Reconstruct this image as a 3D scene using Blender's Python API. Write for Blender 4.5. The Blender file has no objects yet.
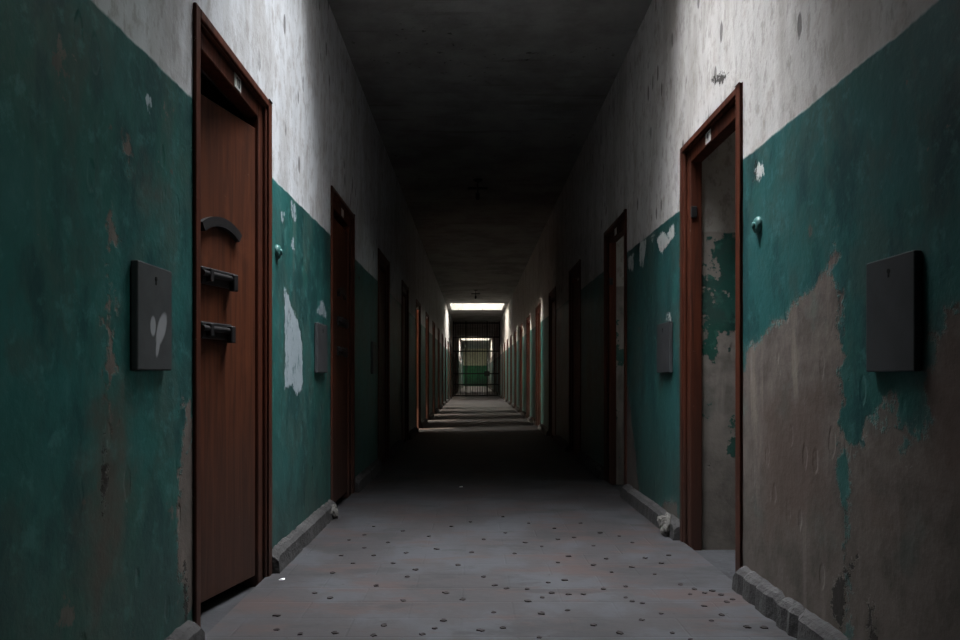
import bpy, bmesh, math, random
import numpy as np
from mathutils import Vector, Matrix
random.seed(7)
S = bpy.context.scene
COL = S.collection
# ------------------------------------------------------------------ layout
F = 745.0; VX, VY = 474.0, 376.0          # focal length (px) and vanishing point
H = 0.95                                   # eye height
XL, XR = -0.985, 1.20                      # corridor wall planes
ZC = 3.48                                  # ceiling
Y0, Y1 = -3.0, 69.0
TH = 0.16                                  # corridor wall thickness
DEEP = 3.2                                 # cell depth
PITCH = 2.52
LN = lambda k: 2.607 + k*2.505
RN = lambda k: 3.33 + k*PITCH
DW = 0.97                                  # outer width of a door casing
DT = 2.26                                  # top of a door casing
GATE = 34.5
ZP = 1.918                                 # paint line
K_FULL = 13                                # door bays up to the gate
K_ALL = 26
KMIN = -2
SKY = [(3.0, 4.25), (26.0, 28.5), (50.2, 52.7)]
SX0, SX1 = XL+0.14, XR-0.14
SHAFT = 1.0

# ------------------------------------------------------------------ tags
def tag(o, label=None, cat=None, group=None, kind=None):
    if label: o['label'] = label
    if cat: o['category'] = cat
    if group: o['group'] = group
    if kind: o['kind'] = kind
    return o
def empty(name, loc, rz=0):
    o = bpy.data.objects.new(name, None); COL.objects.link(o)
    o.location = loc; o.rotation_euler = (0, 0, rz); o.empty_display_size = .05
    return o
def link(name, me, mat=None, parent=None):
    if mat is not None and not me.materials: me.materials.append(mat)
    o = bpy.data.objects.new(name, me); COL.objects.link(o)
    if parent: o.parent = parent
    return o

# ------------------------------------------------------------------ mesh helpers
class MB:
    def __init__(s): s.bm = bmesh.new()
    def box(s, a, b, bev=0.0, seg=1, M=None):
        a = Vector(a); b = Vector(b)
        r = bmesh.ops.create_cube(s.bm, size=1)
        vs = r['verts']
        for v in vs:
            v.co = Vector(((a[i]+b[i])/2 + v.co[i]*(b[i]-a[i]) for i in range(3)))
        if bev > 0:
            es = list({e for v in vs for e in v.link_edges})
            rr = bmesh.ops.bevel(s.bm, geom=es, offset=bev, segments=seg, affect='EDGES', profile=.5)
            vs = list({v for f in rr['faces'] for v in f.verts} | {v for v in vs if v.is_valid})
        if M is not None:
            bmesh.ops.transform(s.bm, matrix=M, verts=vs)
        return s
    def cyl(s, p, q, r, n=16, r2=None):
        p = Vector(p); q = Vector(q); d = q-p
        M = Matrix.Translation((p+q)/2) @ d.to_track_quat('Z', 'Y').to_matrix().to_4x4()
        bmesh.ops.create_cone(s.bm, cap_ends=True, segments=n, radius1=r, radius2=r if r2 is None else r2, depth=d.length, matrix=M)
        return s
    def quad(s, *ps):
        s.bm.faces.new([s.bm.verts.new(p) for p in ps]); return s
    def lathe(s, prof, M, n=24):
        rings = []
        for (r, z) in prof:
            rings.append([s.bm.verts.new(M @ Vector((r*math.cos(2*math.pi*i/n), r*math.sin(2*math.pi*i/n), z))) for i in range(n)])
        for a, b in zip(rings, rings[1:]):
            for i in range(n):
                s.bm.faces.new((a[i], a[(i+1) % n], b[(i+1) % n], b[i]))
        s.bm.faces.new(rings[-1]); s.bm.faces.new(rings[0][::-1])
        return s
    def mesh(s, name, mat=None, smooth=False):
        bmesh.ops.recalc_face_normals(s.bm, faces=s.bm.faces)
        me = bpy.data.meshes.new(name); s.bm.to_mesh(me); s.bm.free()
        if smooth:
            for p in me.polygons: p.use_smooth = True
        if mat is not None: me.materials.append(mat)
        return me

# ------------------------------------------------------------------ materials
class NT:
    def __init__(s, name):
        s.m = bpy.data.materials.new(name); s.m.use_nodes = True
        s.t = s.m.node_tree; s.t.nodes.clear()
        s.out = s.t.nodes.new('ShaderNodeOutputMaterial')
        s.b = s.t.nodes.new('ShaderNodeBsdfPrincipled')
        s.t.links.new(s.b.outputs[0], s.out.inputs[0])
        s.co = s.t.nodes.new('ShaderNodeTexCoord').outputs['Object']
    def set(s, inp, v):
        if isinstance(v, bpy.types.NodeSocket): s.t.links.new(v, inp)
        elif v is not None:
            if isinstance(v, (tuple, list)) and len(v) == 3 and inp.type == 'RGBA': v = (*v, 1)
            inp.default_value = v
    def math(s, op, a, b=None, c=None, clamp=False):
        n = s.t.nodes.new('ShaderNodeMath'); n.operation = op; n.use_clamp = clamp
        s.set(n.inputs[0], a); s.set(n.inputs[1], b)
        if c is not None: s.set(n.inputs[2], c)
        return n.outputs[0]
    def map(s, scale=(1, 1, 1), loc=(0, 0, 0), vec=None):
        n = s.t.nodes.new('ShaderNodeMapping'); s.set(n.inputs['Vector'], vec or s.co)
        n.inputs['Scale'].default_value = scale; n.inputs['Location'].default_value = loc
        return n.outputs[0]
    def noise(s, scale, detail=4, rough=.55, vec=None, dist=0):
        n = s.t.nodes.new('ShaderNodeTexNoise'); s.set(n.inputs['Vector'], vec or s.co)
        n.inputs['Scale'].default_value = scale; n.inputs['Detail'].default_value = detail
        n.inputs['Roughness'].default_value = rough; n.inputs['Distortion'].default_value = dist
        return n.outputs[0]
    def voro(s, scale, vec=None, feature='F1'):
        n = s.t.nodes.new('ShaderNodeTexVoronoi'); n.feature = feature; s.set(n.inputs['Vector'], vec or s.co)
        n.inputs['Scale'].default_value = scale
        return n.outputs['Distance']
    def ss(s, v, a, b):                      # smoothstep a..b -> 0..1
        n = s.t.nodes.new('ShaderNodeMapRange'); n.interpolation_type = 'SMOOTHSTEP'
        s.set(n.inputs[0], v); n.inputs[1].default_value = a; n.inputs[2].default_value = b
        return n.outputs[0]
    def mix(s, f, a, b, mode='MIX'):
        n = s.t.nodes.new('ShaderNodeMix'); n.data_type = 'RGBA'; n.blend_type = mode
        s.set(n.inputs[0], f); s.set(n.inputs[6], a); s.set(n.inputs[7], b)
        return n.outputs[2]
    def attr(s, name):
        n = s.t.nodes.new('ShaderNodeAttribute'); n.attribute_name = name
        return n.outputs['Fac']
    def xyz(s):
        n = s.t.nodes.new('ShaderNodeSeparateXYZ'); s.set(n.inputs[0], s.co)
        return n.outputs
    def bump(s, h, strength=.4, dist=.01, normal=None):
        n = s.t.nodes.new('ShaderNodeBump'); s.set(n.inputs['Height'], h)
        n.inputs['Strength'].default_value = strength; n.inputs['Distance'].default_value = dist
        if normal is not None: s.set(n.inputs['Normal'], normal)
        return n.outputs[0]
    def done(s, col, rough, normal=None, spec=.5, metal=0):
        s.set(s.b.inputs['Base Color'], col); s.set(s.b.inputs['Roughness'], rough)
        s.b.inputs['Specular IOR Level'].default_value = spec; s.b.inputs['Metallic'].default_value = metal
        if normal is not None: s.set(s.b.inputs['Normal'], normal)
        return s.m

def wall_mat(name, plaster, teal, line=ZP, attrs=True, bare=(.165, .132, .115), white=(.58, .58, .56), seed=0., amount=0.):
    n = NT(name)
    co = n.map(loc=(seed, seed*1.7, 0))
    z = n.xyz()['Z']
    big = n.noise(1.3, 5, .6, co); mid = n.noise(6, 6, .62, co); fine = n.noise(34, 5, .6, co)
    streak = n.noise(7, 5, .6, n.map((1, 1, .12), (seed, 0, 0)), .4)
    # lime wash above
    up = n.mix(n.math('MULTIPLY', n.ss(streak, .35, .75), .6), plaster, tuple(c*.72 for c in plaster))
    up = n.mix(n.ss(mid, .52, .75), up, tuple(c*w for c, w in zip(plaster, (.66, .60, .56))))
    up = n.mix(n.ss(n.noise(2.2, 5, .6, co), .55, .8), up, tuple(min(1, c*1.15) for c in plaster))
    up = n.mix(n.math('MULTIPLY', n.ss(n.noise(19, 6, .7, n.map((1, 1, .55), (seed, 1, 1))), .49, .64), .6), up, tuple(c*w for c, w in zip(plaster, (.50, .46, .43))))
    up = n.mix(n.math('MULTIPLY', n.ss(n.noise(3.0, 6, .65, n.map((1, 1, .3), (seed, 4, 1))), .46, .62), .55), up, tuple(c*w for c, w in zip(plaster, (.58, .54, .50))))
    pitv = n.voro(9, n.map((1, 1, .45), (seed, 0, 0), None))
    pitm = n.math('MULTIPLY', n.ss(n.math('ADD', pitv, n.math('MULTIPLY', mid, .25)), .36, .28), n.ss(big, .47, .58))
    up = n.mix(n.math('MULTIPLY', pitm, .7), up, (.07, .06, .055))
    # oil paint below
    tl = n.mix(n.ss(big, .35, .7), teal, tuple(c*w for c, w in zip(teal, (.75, .78, .66))))
    tl = n.mix(n.ss(mid, .5, .8), tl, tuple(c*w for c, w in zip(teal, (1.9, 1.2, 1.2))))
    tl = n.mix(n.math('MULTIPLY', n.ss(streak, .55, .78), .5), tl, (.13, .15, .13))
    blot = n.noise(2.6, 7, .68, n.map((1, 1, .7), (seed+3.1, 1.3, .4)), .3)
    tl = n.mix(n.math('MULTIPLY', n.ss(blot, .47, .60), .6), tl, (.050, .080, .070))
    tl = n.mix(n.math('MULTIPLY', n.ss(n.noise(4.5, 6, .66, n.map((1, 1, .5), (seed, 7.7, 2.))), .47, .62), .8), tl, tuple(c*w for c, w in zip(teal, (.40, .45, .48))))
    tl = n.mix(n.math('MULTIPLY', n.ss(n.noise(13, 6, .7, co), .53, .68), .6), tl, tuple(c*w for c, w in zip(teal, (3.0, 1.7, 1.7))))
    low = n.math('MULTIPLY', n.ss(n.math('ADD', z, n.math('MULTIPLY', mid, .5)), 1.35, .35), .55)
    tl = n.mix(low, tl, (.030, .044, .037))                       # floor grime, deepened to paint in vignetting at the view edges
    # bare render where paint has gone
    br = n.mix(n.ss(mid, .35, .7), bare, tuple(c*.5 for c in bare))
    br = n.mix(n.ss(streak, .52, .75), br, tuple(c*1.5 for c in bare))
    br = n.mix(n.math('MULTIPLY', n.ss(n.noise(3.1, 4, .6, co), .56, .7), .45), br, (.09, .13, .115))
    br = n.mix(n.math('MULTIPLY', low, .95), br, (.052, .044, .038))  # low grime on bare render, darkened for the same painted vignetting
    edge = n.math('MULTIPLY', n.math('SUBTRACT', mid, .5), .035)
    pm = n.ss(n.math('ADD', z, edge), line+.006, line-.006)
    rag = n.math('MULTIPLY', n.math('SUBTRACT', n.noise(11, 6, .68, co), .5), .22)
    fn = n.math('MULTIPLY', n.math('SUBTRACT', fine, .5), .07)
    if attrs:
        bm_ = n.ss(n.math('ADD', n.math('ADD', n.attr('bare'), n.math('MULTIPLY', rag, 1.4)), fn), -.012, .02)
        wm = n.ss(n.math('ADD', n.math('ADD', n.attr('white'), n.math('MULTIPLY', n.math('SUBTRACT', n.noise(45, 4, .65, n.map((1, 1, .6))), .5), .09)), n.math('MULTIPLY', rag, .2)), -.004, .004)
        dm = n.ss(n.math('ADD', n.math('ADD', n.attr('dark'), n.math('MULTIPLY', rag, .25)), n.math('MULTIPLY', n.math('SUBTRACT', n.noise(40, 4, .65), .5), .09)), -.004, .008)
        rm = n.ss(n.math('ADD', n.attr('rust'), n.math('MULTIPLY', rag, 1.6)), -.10, .14)
    else:
        bm_ = n.ss(n.math('ADD', n.noise(2.0, 6, .65, co), fn), .52-amount, .54-amount)
        wm = n.ss(n.noise(4.3, 5, .6, co), .70, .71); dm = n.ss(n.noise(3.3, 5, .6, co), .72, .78); rm = 0.0
    spot = n.ss(n.math('ADD', n.noise(5.3, 6, .7, co), n.math('MULTIPLY', big, .25)), .80, .815)   # small scattered chips
    below = n.mix(n.math('MAXIMUM', bm_, n.math('MULTIPLY', spot, .8)), tl, br)
    col = n.mix(pm, up, below)
    col = n.mix(n.math('MULTIPLY', rm, .75), col, (.085, .055, .045))
    col = n.mix(n.math('MULTIPLY', wm, n.ss(n.noise(28, 5, .7, n.map((1, 1, .4))), .32, .46)), col, white)
    col = n.mix(n.math('MULTIPLY', dm, .9), col, (.022, .018, .016))
    h = n.math('ADD', n.math('MULTIPLY', mid, .7), n.math('MULTIPLY', fine, .25))
    h = n.math('ADD', h, n.math('MULTIPLY', n.math('MULTIPLY', pm, n.math('SUBTRACT', 1.0, bm_)), .25))
    h = n.math('SUBTRACT', h, n.math('MULTIPLY', wm, .2))
    h = n.math('SUBTRACT', h, n.math('MULTIPLY', dm, 1.2)); h = n.math('SUBTRACT', h, n.math('MULTIPLY', pitm, .6))
    paint = n.math('MULTIPLY', pm, n.math('SUBTRACT', 1.0, bm_))
    rough = n.math('SUBTRACT', .92, n.math('MULTIPLY', paint, .42))
    return n.done(col, rough, n.bump(h, .55, .012), .35)

M = {}
M['wall_l'] = wall_mat('wall_left_paint', (.60, .605, .63), (.023, .124, .118), seed=0., white=(.34, .40, .44))
M['wall_r'] = wall_mat('wall_right_paint', (.58, .55, .53), (.023, .112, .110), seed=5.3)
M['cell'] = wall_mat('cell_wall_paint', (.42, .39, .35), (.025, .115, .095), line=1.76, attrs=False, bare=(.30, .265, .235), seed=2.2, amount=.085)
M['end'] = wall_mat('end_wall_paint', (.50, .47, .36), (.025, .16, .075), attrs=False, seed=9., amount=-.3)

def concrete(name, c, sc=5., bumpy=.5):
    n = NT(name)
    a = n.noise(sc, 6, .62); b = n.noise(sc*6, 5, .6)
    col = n.mix(n.ss(a, .35, .7), c, tuple(x*.58 for x in c))
    col = n.mix(n.ss(b, .55, .8), col, tuple(x*1.35 for x in c))
    return n.done(col, .92, n.bump(n.math('ADD', a, n.math('MULTIPLY', b, .5)), bumpy, .015), .3)
M['plinth'] = concrete('plinth_concrete', (.052, .049, .049), 7., .9)
M['sill'] = concrete('cell_floor_concrete', (.040, .040, .044), 4., .4)
M['shaft'] = concrete('shaft_whitewash', (.45, .44, .42), 3., .2)

def floor_mat():
    n = NT('floor_worn_tiles')
    x, y = n.xyz()['X'], n.xyz()['Y']
    a = n.noise(2.1, 6, .62, n.map((1, .8, 1))); b = n.noise(24, 5, .6); c = n.noise(.9, 4, .6, n.map((1, 1, 1), (4, 2, 0)))
    br = n.t.nodes.new('ShaderNodeTexBrick'); n.set(br.inputs['Vector'], n.map((1, 1, 1), (.05, .02, 0)))
    br.inputs['Scale'].default_value = 1.0; br.inputs['Brick Width'].default_value = .42; br.inputs['Row Height'].default_value = .21
    br.inputs['Mortar Size'].default_value = .006; br.inputs['Mortar Smooth'].default_value = .6
    br.inputs['Color1'].default_value = (.029, .0255, .027, 1); br.inputs['Color2'].default_value = (.0255, .0225, .0243, 1); br.inputs['Mortar'].default_value = (.024, .022, .023, 1)
    col = n.mix(n.ss(a, .44, .58), br.outputs['Color'], (.039, .0393, .044))       # dust
    col = n.mix(n.math('MULTIPLY', n.ss(n.noise(3.3, 5, .65, n.map((.6, 1.5, 1), (8, 1, 0))), .50, .62), .7), col, (.042, .024, .021))  # worn red patches
    col = n.mix(n.math('MULTIPLY', n.ss(n.noise(2.6, 6, .68, n.map((.7, 1.4, 1), (3, 9, 0))), .50, .62), .8), col, (.017, .0165, .018))  # damp marks
    col = n.mix(n.ss(b, .66, .74), col, (.016, .014, .014))
    h = n.math('ADD', n.math('MULTIPLY', a, .6), n.math('MULTIPLY', b, .3))
    h = n.math('SUBTRACT', h, n.math('MULTIPLY', br.outputs['Fac'], .25))
    return n.done(col, n.math('ADD', .62, n.math('MULTIPLY', a, .25)), n.bump(h, .35, .008), .4)
M['floor'] = floor_mat()

def ceiling_mat():
    n = NT('ceiling_stained')
    a = n.noise(1.6, 6, .65); b = n.noise(15, 5, .6); s = n.noise(3, 5, .6, n.map((.35, 3, 1)))
    col = n.mix(n.ss(a, .35, .7), (.38, .37, .355), (.23, .22, .21))
    col = n.mix(n.math('MULTIPLY', n.ss(s, .56, .7), .4), col, (.13, .115, .10))
    chips = n.math('MULTIPLY', n.ss(b, .62, .68), n.ss(n.noise(1.1, 3, .5), .45, .6))
    col = n.mix(n.math('MULTIPLY', chips, .7), col, (.05, .045, .04))
    return n.done(col, .95, n.bump(n.math('ADD', a, n.math('MULTIPLY', b, .4)), .5, .015), .2)
M['ceil'] = ceiling_mat()

def wood(name, c, dusty=0.):
    n = NT(name)
    g = n.noise(4, 6, .6, n.map((9, 9, .5)), .6); a = n.noise(2.3, 5, .6); s = n.noise(26, 4, .6)
    col = n.mix(n.ss(g, .3, .7), c, tuple(x*.5 for x in c))
    col = n.mix(n.ss(a, .52, .75), col, tuple(x*1.45 for x in c))
    col = n.mix(n.math('MULTIPLY', n.ss(s, .70, .74), .5), col, (.26, .20, .15))
    if dusty:
        z = n.xyz()['Z']
        col = n.mix(n.math('MULTIPLY', n.ss(n.math('ADD', z, n.math('MULTIPLY', a, .6)), 1.5, .2), dusty), col, (.036, .023, .019))
    return n.done(col, n.math('ADD', .42, n.math('MULTIPLY', g, .25)), n.bump(g, .25, .004), .22)
M['wood'] = wood('casing_wood', (.092, .023, .0105), .75)
M['leafwood'] = wood('leaf_wood', (.098, .028, .012), .8)
def plain(name, c, rough=.6, metal=0, vary=.4, sc=20):
    n = NT(name); a = n.noise(sc, 5, .6)
    return n.done(n.mix(n.ss(a, .35, .7), c, tuple(x*(1-vary) for x in c)), rough, n.bump(a, .15, .003), .4, metal)
M['iron'] = plain('dark_iron', (.022, .020, .021), .5, .3)
M['gate'] = plain('gate_iron', (.012, .011, .011), .6, .2)
M['plate'] = plain('enamel_plate', (.72, .70, .66), .4, 0, .12)
M['ink'] = plain('numeral_black', (.02, .02, .025), .5, 0, .1)
M['box'] = plain('grey_metal_box', (.062, .063, .067), .55, .1, .22, 9)
M['box_r'] = plain('slate_grey_metal_box', (.050, .051, .055), .55, .1, .22, 9)
M['hole'] = plain('keyhole_black', (.004, .004, .004), .9, 0, 0)
M['bell'] = plain('painted_bell', (.055, .16, .15), .45, 0, .3)
M['flake'] = plain('fallen_flake', (.009, .004, .0035), .8, 0, .4, 60)
M['chip'] = plain('white_plaster_chip', (.75, .75, .74), .8, 0, .1, 60)

def smear_mat():
    n = NT('grey_metal_box_smeared'); a = n.noise(12, 5, .6); o = n.xyz(); y, z = o['Y'], o['Z']
    base = n.mix(n.ss(a, .35, .7), (.066, .067, .071), (.050, .051, .054))
    w = n.math('MULTIPLY', n.math('SUBTRACT', a, .5), .03)
    def ell(cy, cz, ry, rz, tilt=0.):
        dy = n.math('ADD', n.math('SUBTRACT', y, cy), n.math('MULTIPLY', n.math('SUBTRACT', z, cz), tilt))
        dz = n.math('SUBTRACT', z, cz)
        q = n.math('ADD', n.math('POWER', n.math('ABSOLUTE', n.math('DIVIDE', dy, ry)), 2.), n.math('POWER', n.math('ABSOLUTE', n.math('DIVIDE', dz, rz)), 2.))
        return n.ss(n.math('ADD', q, n.math('MULTIPLY', w, 12.)), 1.15, .55)
    m = n.math('MAXIMUM', ell(-.020, -.025, .020, .032), ell(.040, -.030, .034, .055, -.45))
    m = n.math('MAXIMUM', m, ell(.016, -.075, .014, .045, -.25))
    col = n.mix(n.math('MULTIPLY', m, .7), base, (.36, .36, .38))
    return n.done(col, .55, n.bump(a, .15, .003), .4, .0)
M['box_smear'] = smear_mat()

def daylight_mat(name, c, st):
    n = NT(name); n.b.inputs['Base Color'].default_value = (.8, .8, .8, 1)
    n.b.inputs['Emission Color'].default_value = (*c, 1); n.b.inputs['Emission Strength'].default_value = st
    return n.m
M['pane'] = daylight_mat('skylight_frosted_glass', (.9, .95, 1.), 3.)

# ------------------------------------------------------------------ walls
def holes(side):
    fn = LN if side == 'l' else RN
    out = []
    for k in range(KMIN, K_ALL):
        a = fn(k)
        if a > Y0+.1 and a+DW < Y1-.2: out.append((a+.03, a+DW-.03))
    return out
def px(side, pts):                     # photo pixel -> (depth, height) on that wall
    X = XL if side == 'l' else XR
    res = []
    for (u, v) in pts:
        d = F*X/(u-VX); res.append((d, H+(VY-v)*d/F))
    return res
def sdf(P, poly):                      # + inside
    poly = np.array(poly); x, y = P[:, 0], P[:, 1]
    ins = np.zeros(len(P), bool); best = np.full(len(P), 1e9)
    for i in range(len(poly)):
        a, b = poly[i], poly[(i+1) % len(poly)]
        e = b-a; w0, w1 = x-a[0], y-a[1]
        t = np.clip((w0*e[0]+w1*e[1])/max(e@e, 1e-9), 0, 1)
        best = np.minimum(best, np.hypot(w0-t*e[0], w1-t*e[1]))
        c = (a[1] > y) != (b[1] > y)
        with np.errstate(divide='ignore', invalid='ignore'):
            xi = (b[0]-a[0])*(y-a[1])/(b[1]-a[1])+a[0]
        ins ^= c & (x < xi)
    return np.where(ins, best, -best)
q = lambda s, ox, oy, pts: [(ox+a/s, oy+b/s) for a, b in pts]
MARKS = {
 'l': {
  'white': [[(146, 99), (151, 97), (153, 106), (150, 113), (147, 108)],
            [(284, 285), (288, 296), (291, 308), (298, 320), (302, 342), (303, 388), (297, 394), (292, 384), (285, 390), (285, 330)],
            [(289, 199), (295, 206), (297, 223), (292, 216)], [(281, 212), (284, 213), (283.5, 223), (281, 219)],
            [(316, 313), (322, 300), (327, 312), (327, 318)], [(291, 241), (294, 239), (294.5, 251), (292, 250)]],
  'bare': [[(183, 400), (190, 405), (196, 470), (196, 625), (186, 615), (179, 570), (177, 500), (183, 450)],
           [(109, 205), (113, 210), (114, 250), (109, 245)], [(107, 285), (112, 282), (113, 390), (109, 440), (107, 380)], [(122, 120), (128, 116), (131, 150), (124, 155)],
           [(340, 260), (352, 262), (360, 280), (350, 275)]],
  'dark': [[(184, 560), (188, 575), (189, 610), (184, 630)], [(104, 430), (107, 450), (106, 520), (102, 500)]],
  'rust': [[(95, 400), (120, 390), (130, 470), (120, 560), (95, 640), (80, 560)], [(140, 170), (165, 190), (165, 215), (140, 200)]]},
 'r': {
  'white': [[(756, 166), (761, 162), (766, 172), (762, 177), (757, 184), (755, 176)],
            q(6.4, 570, 190, [(555, 310), (600, 255), (612, 305), (665, 205), (670, 290), (590, 400), (570, 380)]),
            q(6.4, 570, 190, [(448, 330), (490, 320), (470, 484), (445, 480)]),
            q(6.4, 570, 190, [(370, 440), (410, 405), (405, 515), (375, 510)]),
            q(6.4, 570, 190, [(515, 300), (540, 290), (525, 335)]),
            [(664, 318), (669, 312), (672, 322), (668, 320)]],
  'bare': [[(742, 378), (748, 350), (770, 332), (792, 304), (815, 288), (833, 250), (840, 296), (843, 400), (838, 470), (850, 560), (850, 700), (735, 700), (735, 400)],
           [(846, 440), (864, 426), (880, 415), (893, 400), (902, 452), (924, 410), (932, 345), (945, 310), (990, 290), (990, 760), (848, 740)],
           [(655, 505), (675, 500), (682, 545), (655, 530)], [(618, 380), (628, 390), (640, 500), (612, 480)]],
  'dark': [[(711, 76), (722, 71), (730, 75), (726, 81), (713, 84)], [(831, 606), (835, 578), (858, 557), (846, 588), (842, 632)],
           [(868, 600), (873, 600), (878, 650), (868, 650)],
           [(754, 160), (757, 163), (756, 184), (754, 184)]],
  'rust': [[(925, 345), (945, 310), (985, 320), (985, 500), (935, 485), (920, 420)], [(868, 492), (886, 497), (892, 520), (874, 520)],
           [(760, 400), (830, 380), (825, 520), (765, 540)]]}}
def long_wall(side):
    X = XL if side == 'l' else XR
    out = -1 if side == 'l' else 1
    hs = holes(side); top = DT-.03
    ys = set(np.round(np.arange(1.0, 7.61, .035), 4)) | set(np.round(np.arange(Y0, 1., .25), 4)) | set(np.round(np.arange(7.75, Y1, .5), 4)) | {Y0, Y1}
    hy = sorted({round(v, 4) for h in hs for v in h})
    ys = sorted([y for y in ys if min(abs(y-v) for v in hy) > .012] + hy)
    zs = sorted([-.03, 0.] + [z for z in np.round(np.arange(.035, 2.72, .035), 4) if abs(z-top) > .012] + [top] + list(np.round(np.arange(2.8, ZC, .12), 4)) + [ZC])
    bm = bmesh.new(); V = {}
    P = []
    for j, y in enumerate(ys):
        for i, z in enumerate(zs):
            V[j, i] = bm.verts.new((X, y, z)); P.append((y, z))
    inh = lambda y, z: z < top and any(a < y < b for a, b in hs)
    for j in range(len(ys)-1):
        for i in range(len(zs)-1):
            if inh((ys[j]+ys[j+1])/2, (zs[i]+zs[i+1])/2): continue
            f = [V[j, i], V[j+1, i], V[j+1, i+1], V[j, i+1]]
            bm.faces.new(f)
    bm.verts.index_update(); nfront = len(bm.verts)
    XB = X+out*TH
    def Q(*ps): bm.faces.new([bm.verts.new(p) for p in ps])
    prev = Y0
    for a, b in hs + [(Y1, None)]:
        Q((XB, prev, -.03), (XB, a, -.03), (XB, a, ZC), (XB, prev, ZC))
        if b is None: break
        Q((XB, a, top), (XB, b, top), (XB, b, ZC), (XB, a, ZC))
        Q((X, a, -.03), (XB, a, -.03), (XB, a, top), (X, a, top)); Q((X, b, -.03), (XB, b, -.03), (XB, b, top), (X, b, top))
        Q((X, a, top), (XB, a, top), (XB, b, top), (X, b, top)); prev = b
    bmesh.ops.recalc_face_normals(bm, faces=bm.faces)
    name = 'wall_left' if side == 'l' else 'wall_right'
    me = bpy.data.meshes.new(name); bm.to_mesh(me); nv = len(bm.verts); bm.free()
    P = np.array(P)
    for key, polys in MARKS[side].items():
        v = np.full(len(P), -.3)
        for pl in polys: v = np.maximum(v, sdf(P, px(side, pl)))
        full = np.full(nv, -.3); full[:nfront] = np.clip(v, -.3, .3)
        at = me.attributes.new(key, 'FLOAT', 'POINT'); at.data.foreach_set('value', full.astype(np.float32))
    return tag(link(name, me, M['wall_l' if side == 'l' else 'wall_r']), 'left corridor wall, white plaster over chipped teal paint' if side == 'l' else 'right corridor wall, white plaster over peeling teal paint and bare render', 'wall', kind='structure')
long_wall('l'); long_wall('r')

# floor slab, cell floors, ceiling with shafts
tag(link('floor', MB().box((XL, Y0, -.25), (XR, Y1, 0)).mesh('floor'), M['floor']), 'dusty grey corridor floor with worn reddish patches', 'floor', kind='structure')
b = MB(); b.box((XL-TH-DEEP-.3, Y0, -.3), (XL-.0005, Y1, -.03)); b.box((XR+.0005, Y0, -.3), (XR+TH+DEEP+.3, Y1, -.03))
tag(link('floor_cells', b.mesh('floor_cells'), M['sill']), 'low concrete floor of the cells seen past the open doorways', 'floor', kind='structure')
b = MB(); prev = Y0
for a, c in SKY + [(Y1, None)]:
    b.box((XL-.05, prev, ZC), (XR+.05, a, ZC+.2))
    if c is None: break
    b.box((XL-.05, a, ZC), (SX0, c, ZC+.2)); b.box((SX1, a, ZC), (XR+.05, c, ZC+.2)); prev = c
tag(link('ceiling', b.mesh('ceiling'), M['ceil']), 'dark stained corridor ceiling', 'ceiling', kind='structure')
b = MB(); b.box((XL-TH-DEEP-.3, Y0, ZC-.3), (XL-TH, Y1, ZC-.1)); b.box((XR+TH, Y0, ZC-.3), (XR+TH+DEEP+.3, Y1, ZC-.1))
tag(link('ceiling_cells', b.mesh('ceiling_cells'), M['shaft']), 'ceiling of the cells above the open doorways', 'ceiling', kind='structure')
for n_, (a, c) in enumerate(SKY):
    e = empty('window_%d' % (n_+1), ((XL+XR)/2, (a+c)/2, ZC+.2)); cx, cy = (XL+XR)/2, (a+c)/2
    tag(e, ['roof light over the nearest stretch of corridor', 'bright white roof light far down the corridor in front of the gate', 'roof light beyond the barred gate'][n_], 'skylight', kind='structure')
    b = MB(); t = .08
    x0, x1, y0, y1, z0, z1 = SX0-cx, SX1-cx, a-cy, c-cy, -.005, SHAFT
    b.box((x0-t, y0-t, z0), (x0, y1+t, z1)); b.box((x1, y0-t, z0), (x1+t, y1+t, z1)); b.box((x0, y0-t, z0), (x1, y0, z1)); b.box((x0, y1, z0), (x1, y1+t, z1))
    link('shaft', b.mesh('shaft'), M['shaft'], e)
    link('pane', MB().box((x0-t, y0-t, z1), (x1+t, y1+t, z1+.02)).mesh('pane'), M['pane'], e)
    b = MB()
    for f in (.25, .5, .75): b.box((x0, y0+(y1-y0)*f-.015, z1-.05), (x1, y0+(y1-y0)*f+.015, z1-.001))
    link('glazing_bar', b.mesh('glazing_bar'), M['gate'], e)
# ends
tag(link('wall_end', MB().box((XL-.3, Y1, -.3), (XR+.3, Y1+.2, ZC+.2)).mesh('wall_end'), M['end']), 'far end wall, cream above bright green', 'wall', kind='structure')
tag(link('wall_back', MB().box((XL-4, Y0-.2, -.3), (XR+4, Y0, ZC+.2)).mesh('wall_back'), M['end']), 'wall behind the viewpoint', 'wall', kind='structure')
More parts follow.
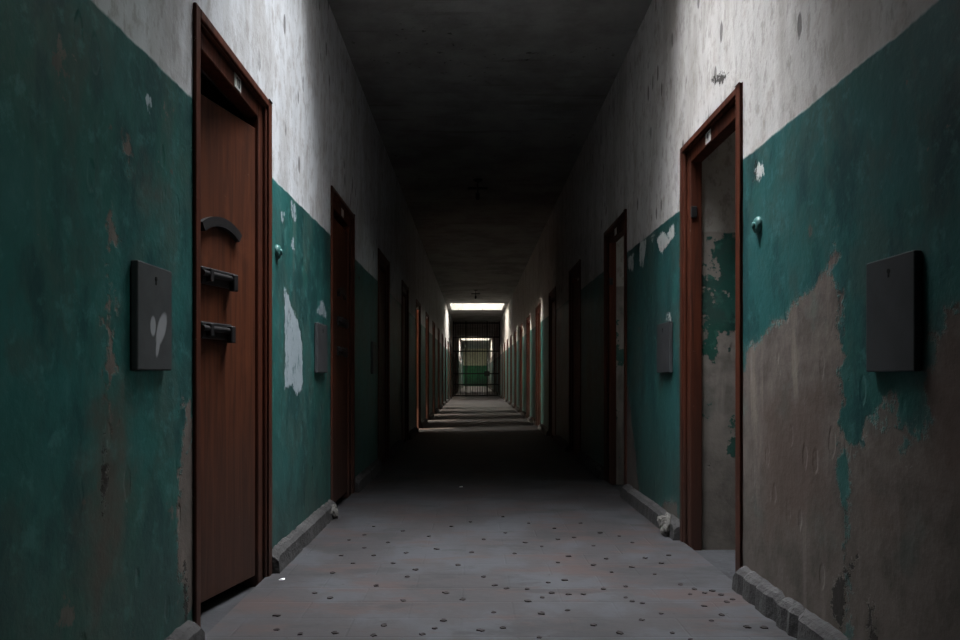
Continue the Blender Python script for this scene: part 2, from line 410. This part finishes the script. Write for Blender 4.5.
# cells
def cells(side):
    fn = LN if side == 'l' else RN
    o = -1 if side == 'l' else 1
    X0 = (XL if side == 'l' else XR)+o*TH; X1 = X0+o*DEEP
    b = MB()
    for k in range(KMIN, K_ALL):
        p = fn(k)+(.90 if side == 'l' else .87)
        if p < Y0 or p+.15 > Y1: continue
        XS = X0-o*.082
        b.box((min(XS, X1), p, -.03), (max(XS, X1), p+.15, DT-.031)); b.box((min(X0, X1), p, DT-.032), (max(X0, X1), p+.15, ZC-.2))
    wz0, wz1 = 1.80, 2.34; prev = Y0
    xa, xb = min(X1, X1+o*.25), max(X1, X1+o*.25)
    for k in range(KMIN, K_ALL):
        c = fn(k)-.40
        if c-.4 < Y0 or c+.4 > Y1 or (side == 'l' and k < 4): continue     # solid outer wall added at the first left cells to block the sun
        b.box((xa, prev, -.03), (xb, c-.4, ZC-.1)); b.box((xa, c-.4, -.03), (xb, c+.4, wz0)); b.box((xa, c-.4, wz1), (xb, c+.4, ZC-.1)); prev = c+.4
    b.box((xa, prev, -.03), (xb, Y1, ZC-.1))
    nm = 'wall_cells_left' if side == 'l' else 'wall_cells_right'
    tag(link(nm, b.mesh(nm), M['cell']), 'partition and outer walls of the %s cells' % ('left' if side == 'l' else 'right'), 'wall', kind='structure')
cells('l'); cells('r')

# plinths (broken concrete skirting) : one run per side
def plinth(side):
    X = XL if side == 'l' else XR; o = 1 if side == 'l' else -1
    fn = LN if side == 'l' else RN
    bm = bmesh.new(); rnd = random.Random(3 if side == 'l' else 4)
    segs = []
    for k in range(KMIN, K_ALL-1):
        a, c = fn(k)+DW+.005, fn(k+1)-.005
        if a > Y0 and c < Y1: segs.append((a, c))
    for a, c in segs:
        n = 44 if a < 7 else 4
        rows = []
        dep, hgt = .045, .10
        for i in range(n+1):
            t = i/n; y = a+(c-a)*t
            r = (lambda s: rnd.uniform(-s, s)) if a < 7 else (lambda s: 0.)
            d, h = dep+r(.0015), hgt+r(.002)
            if a < 7 and rnd.random() < .07: d -= rnd.uniform(.004, .014); h -= rnd.uniform(.0, .018)
            if side == 'r' and 1.6 < y < 3.3 and rnd.random() < .25: d -= rnd.uniform(.004, .014)
            if i in (0, n): h -= .025
            rows.append([(X-o*.001, y, -.004), (X+o*(d+.006), y+r(.0015), -.004), (X+o*(d+.003), y+r(.0015), .028+r(.002)), (X+o*d, y+r(.0015), h-.018), (X+o*(d-.018), y+r(.0015), h), (X-o*.001, y, h+.012+r(.003))])
        vs = [[bm.verts.new(p) for p in rw] for rw in rows]
        for r0, r1 in zip(vs, vs[1:]):
            for i in range(5): bm.faces.new((r0[i], r1[i], r1[i+1], r0[i+1]))
        bm.faces.new(vs[0]); bm.faces.new(vs[-1][::-1])
    bmesh.ops.recalc_face_normals(bm, faces=bm.faces)
    nm = 'baseboard_left' if side == 'l' else 'baseboard_right'
    me = bpy.data.meshes.new(nm); bm.to_mesh(me); bm.free()
    tag(link(nm, me, M['plinth']), 'chipped concrete skirting along the %s wall' % ('left' if side == 'l' else 'right'), 'skirting', kind='structure')
plinth('l'); plinth('r')

# ------------------------------------------------------------------ doors
hw = DW/2
def casing_meshes():
    d = {}
    b = MB()                                   # raised outer moulding, two steps
    for s in (-1, 1):
        b.box((.0, s*hw, -.0), (.014, s*(hw-.045), DT), .005, 2) if s > 0 else b.box((.0, -hw, 0), (.014, -hw+.045, DT), .005, 2)
        lo, hi = sorted((s*(hw-.043), s*(hw-.060)))
        b.box((-.012, lo, 0), (.004, hi, DT-.043), .003)
    b.box((0, -hw+.045, DT-.036), (.014, hw-.045, DT), .005, 2)
    b.box((-.012, -hw+.060, DT-.046), (.004, hw-.060, DT-.034), .003)
    d['architrave'] = b.mesh('architrave', M['wood'])
    for nm, s in (('near', -1), ('far', 1)):
        b = MB(); lo, hi = sorted((s*(hw-.032), s*(hw-.120)))
        b.box((-.08, lo, -.03), (-.014, hi, DT-.032), .004)
        d['jamb'+nm] = b.mesh('jamb', M['wood'])
    b = MB(); b.box((-.08, -hw+.121, DT-.112), (-.014, hw-.121, DT-.032), .004)
    d['head'] = b.mesh('head', M['wood'])
    d['plate'] = MB().box((0, -.042, -.030), (.004, .042, .030), .0015).mesh('number_plate', M['plate'])
    d['strike'] = MB().box((-.050, -.008, -.032), (-.016, .012, .032), .003).mesh('strike_plate', M['iron'])
    return d
CM = casing_meshes()
LW, LH, LT = .718, 2.075, .042
def leaf_meshes():
    d = {}                                       # local: hinge line at y=0, leaf along -y ; face at x=0 looks to the corridor
    d['leaf'] = MB().box((-LT, -LW, .025), (0, 0, .025+LH), .004).mesh('leaf', M['leafwood'])
    return d
LM = leaf_meshes()
def numeral(txt, parent, mirror=False):
    s = {'0': [(.0, .0, .018, .034)], }
    b = MB()
    W, Hh, t = .016, .036, .0048
    def bar(y0, z0, y1, z1): b.box((.004, min(y0, y1), min(z0, z1)), (.0052, max(y0, y1), max(z0, z1)))
    tot = len(txt)*W + (len(txt)-1)*.007; y = -tot/2
    for ch in txt:
        if ch == '1': bar(y+W/2-t/2, -Hh/2, y+W/2+t/2, Hh/2); bar(y+W/2-t*1.4, Hh/2-t*1.6, y+W/2-t/2, Hh/2-t*.6)
        if ch == '0': bar(y, -Hh/2, y+t, Hh/2); bar(y+W-t, -Hh/2, y+W, Hh/2); bar(y, Hh/2-t, y+W, Hh/2); bar(y, -Hh/2, y+W, -Hh/2+t)
        if ch == '4': bar(y+W-t*1.4, -Hh/2, y+W-t*.4, Hh/2); bar(y-t*.4, -Hh/6, y+W+t*.4, -Hh/6+t); bar(y, -Hh/6, y+t, Hh/2)
        y += W+.007
    # numerals read left to right seen from the corridor (local +y runs to the right on the left wall)
    return link('numeral', b.mesh('numeral'), M['ink'], parent)
def hardware(leaf):
    # arched iron strap
    bm = bmesh.new(); n = 14; pts = []
    yc, zc, R, w = -.305, 1.345, .254, .040
    a0, a1 = math.radians(124), math.radians(56)
    rings = []
    for i in range(n+1):
        a = a0+(a1-a0)*i/n; c, s = math.cos(a), math.sin(a)
        rings.append([bm.verts.new((x, yc+(R+r)*c, zc+(R+r)*s)) for x, r in ((.0, -w/2), (.022, -w/2), (.022, w/2), (.0, w/2))])
    for r0, r1 in zip(rings, rings[1:]):
        for i in range(4): bm.faces.new((r0[i], r0[(i+1) % 4], r1[(i+1) % 4], r1[i]))
    bm.faces.new(rings[0]); bm.faces.new(rings[-1][::-1])
    bmesh.ops.recalc_face_normals(bm, faces=bm.faces)
    me = bpy.data.meshes.new('arched_strap'); bm.to_mesh(me); bm.free()
    o = link('arched_strap', me, M['iron'], leaf); tag(o, 'black arched iron strap')
    for z, e in ((1.36, -.215), (1.137, -.235)):
        b = MB(); b.box((0, -.46, z-.034), (.022, e, z+.034), .004)
        b.cyl((.030, -.47, z+.006), (.030, e-.01, z+.006), .012, 12)
        b.box((.02, e-.045, z-.046), (.048, e-.012, z+.026), .004)
        b.box((.015, -.43, z-.024), (.044, -.405, z+.028), .003)
        o = link('bolt', b.mesh('bolt'), M['iron'], leaf); tag(o, 'black iron sliding bolt')
def make_door(n, side, k, angle=None, plate=None, hard=False, label='', parts=True, hinge='far'):
    fn = LN if side == 'l' else RN
    yc = fn(k)+hw
    root = empty('door_%d' % n, (XL if side == 'l' else XR, yc, 0), 0 if side == 'l' else math.pi)
    tag(root, label, 'door', kind='structure')
    link('architrave', CM['architrave'], None, root)
    link('jamb', CM['jambnear'], None, root); link('jamb', CM['jambfar'], None, root); link('head', CM['head'], None, root)
    if plate is not None:
        p = link('number_plate', CM['plate'], None, root); p.location = (-.0138, .05 if side == 'l' else -.04, DT-.073)
        tag(p, 'small white number plate' + (' reading %s' % plate if plate else ''))
        if plate: numeral(plate, p)
    if angle is not None:
        lf = bpy.data.objects.new('leaf', LM['leaf'].copy() if hard else LM['leaf']); COL.objects.link(lf); lf.parent = root
        # far jamb is local +y on the left wall, local -y on the right wall (turned half round)
        if side == 'l':
            lf.location = (-.028, hw-.124, 0); lf.rotation_euler = (0, 0, -math.radians(angle))
        else:
            lf.location = (-.028, -hw+.124, 0); lf.scale = (1, -1, 1); lf.rotation_euler = (0, 0, math.radians(angle))
        if hard: hardware(lf)
    if side == 'r' and k in (1, 0):
        s = link('strike_plate', CM['strike'], None, root); s.location = (0, -hw+.118, 1.87 if k == 0 else 1.8)
    return root
nums = iter(range(1, 200))
ordn = ['nearest', 'second', 'third', 'fourth', 'fifth', 'sixth', 'seventh', 'eighth', 'ninth', 'tenth', 'eleventh', 'twelfth', 'thirteenth']
for k in range(0, K_FULL):
    if k == 0: make_door(next(nums), 'l', 0, 13, '10', True, 'brown wooden cell door with black bolts ajar in the nearest left doorway')
    elif k == 1: make_door(next(nums), 'l', 1, 0, '', True, 'dark red-brown cell door shut in the second left doorway')
    elif k < 4: make_door(next(nums), 'l', k, 0, None, False, 'closed dark cell door, %s on the left wall' % ordn[k])
    else: make_door(next(nums), 'l', k, 86, None, False, 'open cell doorway with light at its foot, %s on the left wall' % ordn[k])
    if k == 0: make_door(next(nums), 'r', 0, None, '4', False, 'empty reddish wooden door frame of the nearest right cell, number plate above')
    elif k == 1: make_door(next(nums), 'r', 1, None, '', False, 'dark red door frame standing open on a teal cell wall, second on the right')
    elif k == 2: make_door(next(nums), 'r', 2, 5, None, False, 'dark cell door with a thin line of light at its edge, third on the right')
    elif k == 3: make_door(next(nums), 'r', 3, 0, None, False, 'closed dark cell door, fourth on the right wall')
    else: make_door(next(nums), 'r', k, 60 if k % 2 else 86, None, False, 'dark open cell doorway, %s on the right wall' % ordn[k])
for k in range(K_FULL, K_ALL):
    for s, fn in (('l', LN), ('r', RN)):
        if fn(k)+DW < Y1-.2:
            make_door(next(nums), s, k, None if k > 20 else 0 if (k*7+(s == 'l')) % 3 else 80, None, False, 'cell doorway beyond the barred gate on the %s wall' % ('left' if s == 'l' else 'right'))
# doors behind / beside the viewpoint
make_door(next(nums), 'r', -1, None, None, False, 'open doorway on the right beside the viewpoint')
make_door(next(nums), 'l', -1, 0, None, False, 'closed door on the left beside the viewpoint')
make_door(next(nums), 'l', -2, 0, None, False, 'closed door on the left behind the viewpoint')
make_door(next(nums), 'r', -2, 0, None, False, 'closed door on the right behind the viewpoint')

# ------------------------------------------------------------------ wall boxes
def wall_box(side, y, z, w, h, mat, label, t=.025):
    X = XL if side == 'l' else XR
    e = empty('wall_box', (X, y, z), 0 if side == 'l' else math.pi)
    tag(e, label, 'box')
    link('cover', MB().box((0.003, -w/2, -h/2), (t, w/2, h/2), .004, 2).mesh('cover'), mat, e)
    b = MB(); b.cyl((t-.002, 0, h/2-.040), (t+.0015, 0, h/2-.040), .007, 14); b.box((t-.002, -.003, h/2-.058), (t+.0015, .003, h/2-.040))
    link('keyhole', b.mesh('keyhole'), M['hole'], e)
    b = MB(); b.box((0, -w/2+.012, -h/2+.012), (.006, w/2-.012, h/2-.012)); link('back_plate', b.mesh('back_plate'), M['iron'], e)
    return e
wall_box('l', 2.249, 1.125, .240, .315, M['box_smear'], 'dark grey metal wall box with a white smear beside the nearest left door')
wall_box('l', 4.735, 1.125, .30, .31, M['box'], 'plain grey metal wall box in front of the second left door')
wall_box('r', 2.112, 1.125, .245, .325, M['box_r'], 'large slate grey metal wall box on the peeling right wall')
wall_box('r', 4.640, 1.125, .31, .31, M['box_r'], 'small grey metal wall box beyond the nearest right door frame')
wall_box('l', 7.24, 1.125, .30, .31, M['box'], 'unlit grey metal wall box in front of the third left door')

# bell pushes
def bell(side, y, z, label):
    X = XL if side == 'l' else XR
    e = empty('bell_push', (X, y, z), 0 if side == 'l' else math.pi); tag(e, label, 'bell push')
    R = Matrix.Rotation(math.pi/2, 4, 'Y')
    link('rose', MB().lathe([(.036, -.004), (.036, .008), (.030, .016), (.020, .020)], R).mesh('rose', None, True), M['bell'], e)
    link('button', MB().lathe([(.0135, .019), (.0135, .026), (.009, .029)], R).mesh('button', None, True), M['bell'], e)
bell('l', 3.72, 1.57, 'round teal painted bell push on the left wall past the nearest door')
bell('r', 3.14, 1.585, 'round teal painted bell push on the right wall before the door frame')

# ------------------------------------------------------------------ ceiling lamps (bare fittings)
def lamp(y, label):
    e = empty('ceiling_lamp', ((XL+XR)/2-.06, y, ZC)); tag(e, label, 'lamp', 'bare ceiling fittings')
    link('ceiling_rose', MB().lathe([(.06, 0), (.06, -.012), (.03, -.03)], Matrix.Identity(4)).mesh('ceiling_rose', None, True), M['iron'], e)
    link('stem', MB().cyl((0, 0, -.028), (0, 0, -.17), .010, 12).mesh('stem'), M['iron'], e)
    link('cross_arm', MB().box((-.13, -.014, -.125), (.13, .014, -.097), .004).mesh('cross_arm'), M['iron'], e)
    link('lamp_holder', MB().lathe([(.012, -.168), (.026, -.175), (.028, -.235), (.018, -.26), (.014, -.262)], Matrix.Identity(4)).mesh('lamp_holder', None, True), M['iron'], e)
lamp(9.6, 'dark ceiling lamp fitting hanging in the blackest stretch of the corridor')
lamp(21.9, 'dark cross-shaped ceiling lamp fitting in front of the bright roof light')

# ------------------------------------------------------------------ barred gate
g = empty('barred_gate', ((XL+XR)/2, GATE, 0)); tag(g, 'black iron barred gate closing the far end of the corridor', 'gate')
W2 = (XR-XL)/2
for x in (-W2+.02, W2-.02, -.48, .50):
    link('post', MB().box((x-.028, -.028, 0), (x+.028, .028, ZC)).mesh('post'), M['gate'], g)
for z in (.05, .56, 1.06, 2.10, 2.75, 3.40):
    link('rail', MB().box((-W2, -.022, z-.028), (W2, .022, z+.028)).mesh('rail'), M['gate'], g)
bar = MB().cyl((0, 0, .03), (0, 0, ZC-.02), .011, 8).mesh('bar', M['gate'])
nb = 19
for i in range(1, nb):
    x = -W2+.02+(2*W2-.04)*i/nb
    if min(abs(x+.48), abs(x-.50)) < .03: continue
    o = link('bar', bar, None, g); o.location = (x, 0, 0)
link('lock_box', MB().box((.36, -.05, .95), (.62, .05, 1.17), .006).mesh('lock_box'), M['gate'], g)

# ------------------------------------------------------------------ debris on the floor
def flake_mesh(seed, r, mat, name):
    rnd = random.Random(seed); b = bmesh.new(); n = 8
    ring = [(r*rnd.uniform(.6, 1.15)*math.cos(2*math.pi*i/n), r*rnd.uniform(.6, 1.15)*math.sin(2*math.pi*i/n)) for i in range(n)]
    lo = [b.verts.new((x, y, 0)) for x, y in ring]; hi = [b.verts.new((x*.9, y*.9, r*.12+rnd.uniform(0, r*.2))) for x, y in ring]
    c = b.verts.new((0, 0, r*.2))
    for i in range(n):
        j = (i+1) % n; b.faces.new((lo[i], lo[j], hi[j], hi[i])); b.faces.new((hi[i], hi[j], c))
    b.faces.new(lo[::-1])
    me = bpy.data.meshes.new(name); b.to_mesh(me); b.free(); me.materials.append(mat); return me
FM = [flake_mesh(i, .0145, M['flake'], 'paint_flake') for i in range(6)]
def fl(u, v):
    d = F*H/(v-VY); return ((u-VX)*d/F, d)
spots = q(1.548, 180, 420, [(208,268),(232,276),(150,303),(186,332),(157,247),(236,237),(262,186),(330,222),(352,243),(304,257),(346,280),(316,318),(300,334),
 (375,332),(408,311),(394,323),(402,309),(412,268),(438,278),(485,298),(468,298),(466,326),(487,256),(470,243),(505,261),(537,262),(538,281),(561,275),(570,252),(575,268),(602,270),
 (596,248),(585,221),(602,211),(612,213),(606,209),(640,195),(655,262),(625,270),(690,258),(690,275),(716,284),(700,281),(735,239),(720,214),(757,210),(790,270),(796,262),(812,268),(818,271),(824,265),(800,273),(838,271),(846,282),
 (855,278),(858,268),(762,330),(776,333),(790,340),(823,311),(878,321),(905,322),(838,302),(812,288),(560,300),(556,337),(518,207),(535,190),(452,205),(470,185),(504,175),(430,225),(398,200),(385,180),(560,196),(585,185),(700,190),(680,180),(660,215),(745,222),
 (300,210),(285,198),(322,190),(345,172),(300,165),(250,210),(268,222),(285,178),(350,206),(365,232),(420,165),(450,158),(500,150),(540,160),(580,168),(620,160),(650,175),(610,182),(640,225),(668,236),(775,255),(700,228),(500,322),(640,318),(680,330),(600,295),(150,325),(240,330),(715,310),(745,300)])
used = []
for (u, v) in spots:
    if v > 640: continue
    x, y = fl(u, v)
    if any(math.hypot(x-a, y-b_) < .045 for a, b_ in used) or not XL+.1 < x < XR-.1: continue
    used.append((x, y))
    o = link('paint_flake', random.choice(FM)); o.location = (x, y, 0.0005); o.rotation_euler = (0, 0, random.uniform(0, 6.28))
    s_ = random.uniform(.75, 1.2); o.scale = (s_, s_, s_)
    tag(o, 'small dark flake of fallen paint lying on the dusty grey corridor floor', 'debris', 'dark flakes scattered over the corridor floor')
for (u, v, r, lb) in ((282, 579.5, .016, 'small white plaster chip on the floor by the nearest left door frame'), (461, 487, .020, 'tiny pale plaster chip alone in the middle of the floor')):
    x, y = fl(u, v)
    o = link('plaster_chip', flake_mesh(44, r, M['chip'], 'plaster_chip')); o.location = (x, y, .0005); tag(o, lb, 'debris')
# rubble heap where the skirting has crumbled
rub = [((664, 527), .055, 'broken lump of pale plaster at the skirting end before the nearest right door frame'), ((324, 517), .040, 'crumbled plaster lump against the left skirting before the second door')]
def lump(r, seed):
    b = bmesh.new(); bmesh.ops.create_icosphere(b, subdivisions=3, radius=r); rnd = random.Random(seed)
    from mathutils import noise as mn
    for v in b.verts:
        v.co *= 1+.5*mn.noise(v.co*22+Vector((seed, 0, 0)))+.25*mn.noise(v.co*60)
        v.co.z = max(v.co.z*1.05, -r*.9)
    me = bpy.data.meshes.new('plaster_lump'); b.to_mesh(me); b.free(); me.materials.append(concrete('plaster_lump_grey', (.15, .14, .13), 14., .9)); return me
for (uv, r, lb), X, y in zip(rub, (XR-.05, XL+.045), (4.45, 4.97)):
    o = link('plaster_lump', lump(r, 3)); o.location = (X, y, r*1.05); o.scale = (.8, 1.3, 1.2); tag(o, lb, 'debris')

# ------------------------------------------------------------------ light
def area(name, loc, rot, sx, sy, power, color, spread=180):
    L = bpy.data.lights.new(name, 'AREA'); L.shape = 'RECTANGLE'; L.size = sx; L.size_y = sy; L.energy = power; L.color = color; L.spread = math.radians(spread)
    o = bpy.data.objects.new(name, L); COL.objects.link(o); o.location = loc; o.rotation_euler = rot; return o
SP = [145, 300, 420]
for (a, c), p, colr in zip(SKY, SP, ((.93, .97, 1.), (1., .93, .80), (1., .93, .78))):
    area('daylight', ((XL+XR)/2, (a+c)/2, ZC+.2+SHAFT-.06), (0, 0, 0), SX1-SX0-.05, c-a-.05, p, colr, 78 if a < 5 else 170)
def cell_light(side, k, p, colr=(1., .93, .8)):
    fn = LN if side == 'l' else RN; o = -1 if side == 'l' else 1
    X = (XL if side == 'l' else XR)+o*(TH+DEEP-.02)
    area('window_daylight', (X, fn(k)-.40, 2.07), (0, math.radians(-90 if side == 'l' else 90), 0), .50, .78, p, colr)
for k in range(4, K_FULL+2): cell_light('l', k, 600)
cell_light('r', -1, 55, (.85, 1., .92)); cell_light('r', 0, 9, (1., .95, .88)); cell_light('r', 1, 14, (.9, 1., .95)); cell_light('r', 2, 10)
for k in range(4, K_FULL): cell_light('r', k, 25.)
for k in (21, 24, 25): cell_light('l', k, 2500); cell_light('r', k, 2500)  # extra lamps added in far cells to brighten the end wall
sun = bpy.data.lights.new('sun', 'SUN'); sun.energy = 30; sun.angle = math.radians(.6); sun.color = (1., .80, .58)
so = bpy.data.objects.new('sun', sun); COL.objects.link(so)
so.rotation_euler = Vector((3.25, 1.25, -1.80)).to_track_quat('-Z', 'Y').to_euler(); so.location = (-8, 10, 8)
W = bpy.data.worlds.new('sky'); S.world = W; W.use_nodes = True
bg = W.node_tree.nodes['Background']; bg.inputs[0].default_value = (.75, .86, 1., 1); bg.inputs[1].default_value = .35

# ------------------------------------------------------------------ camera
cd = bpy.data.cameras.new('camera'); cam = bpy.data.objects.new('camera', cd); COL.objects.link(cam)
cam.location = (0, 0, H); cam.rotation_euler = (math.pi/2, 0, 0)
cd.sensor_width = 36; cd.lens = F/960*36; cd.shift_x = (480-VX)/960; cd.shift_y = (VY-320)/960; cd.clip_start = .02; cd.clip_end = 200
S.camera = cam
S.view_settings.view_transform = 'Standard'; S.view_settings.look = 'None'; S.view_settings.exposure = -0.5; S.view_settings.gamma = 1.; S.view_settings.use_curve_mapping = False
S.cycles.use_denoising = True; S.cycles.max_bounces = 8; S.cycles.diffuse_bounces = 5
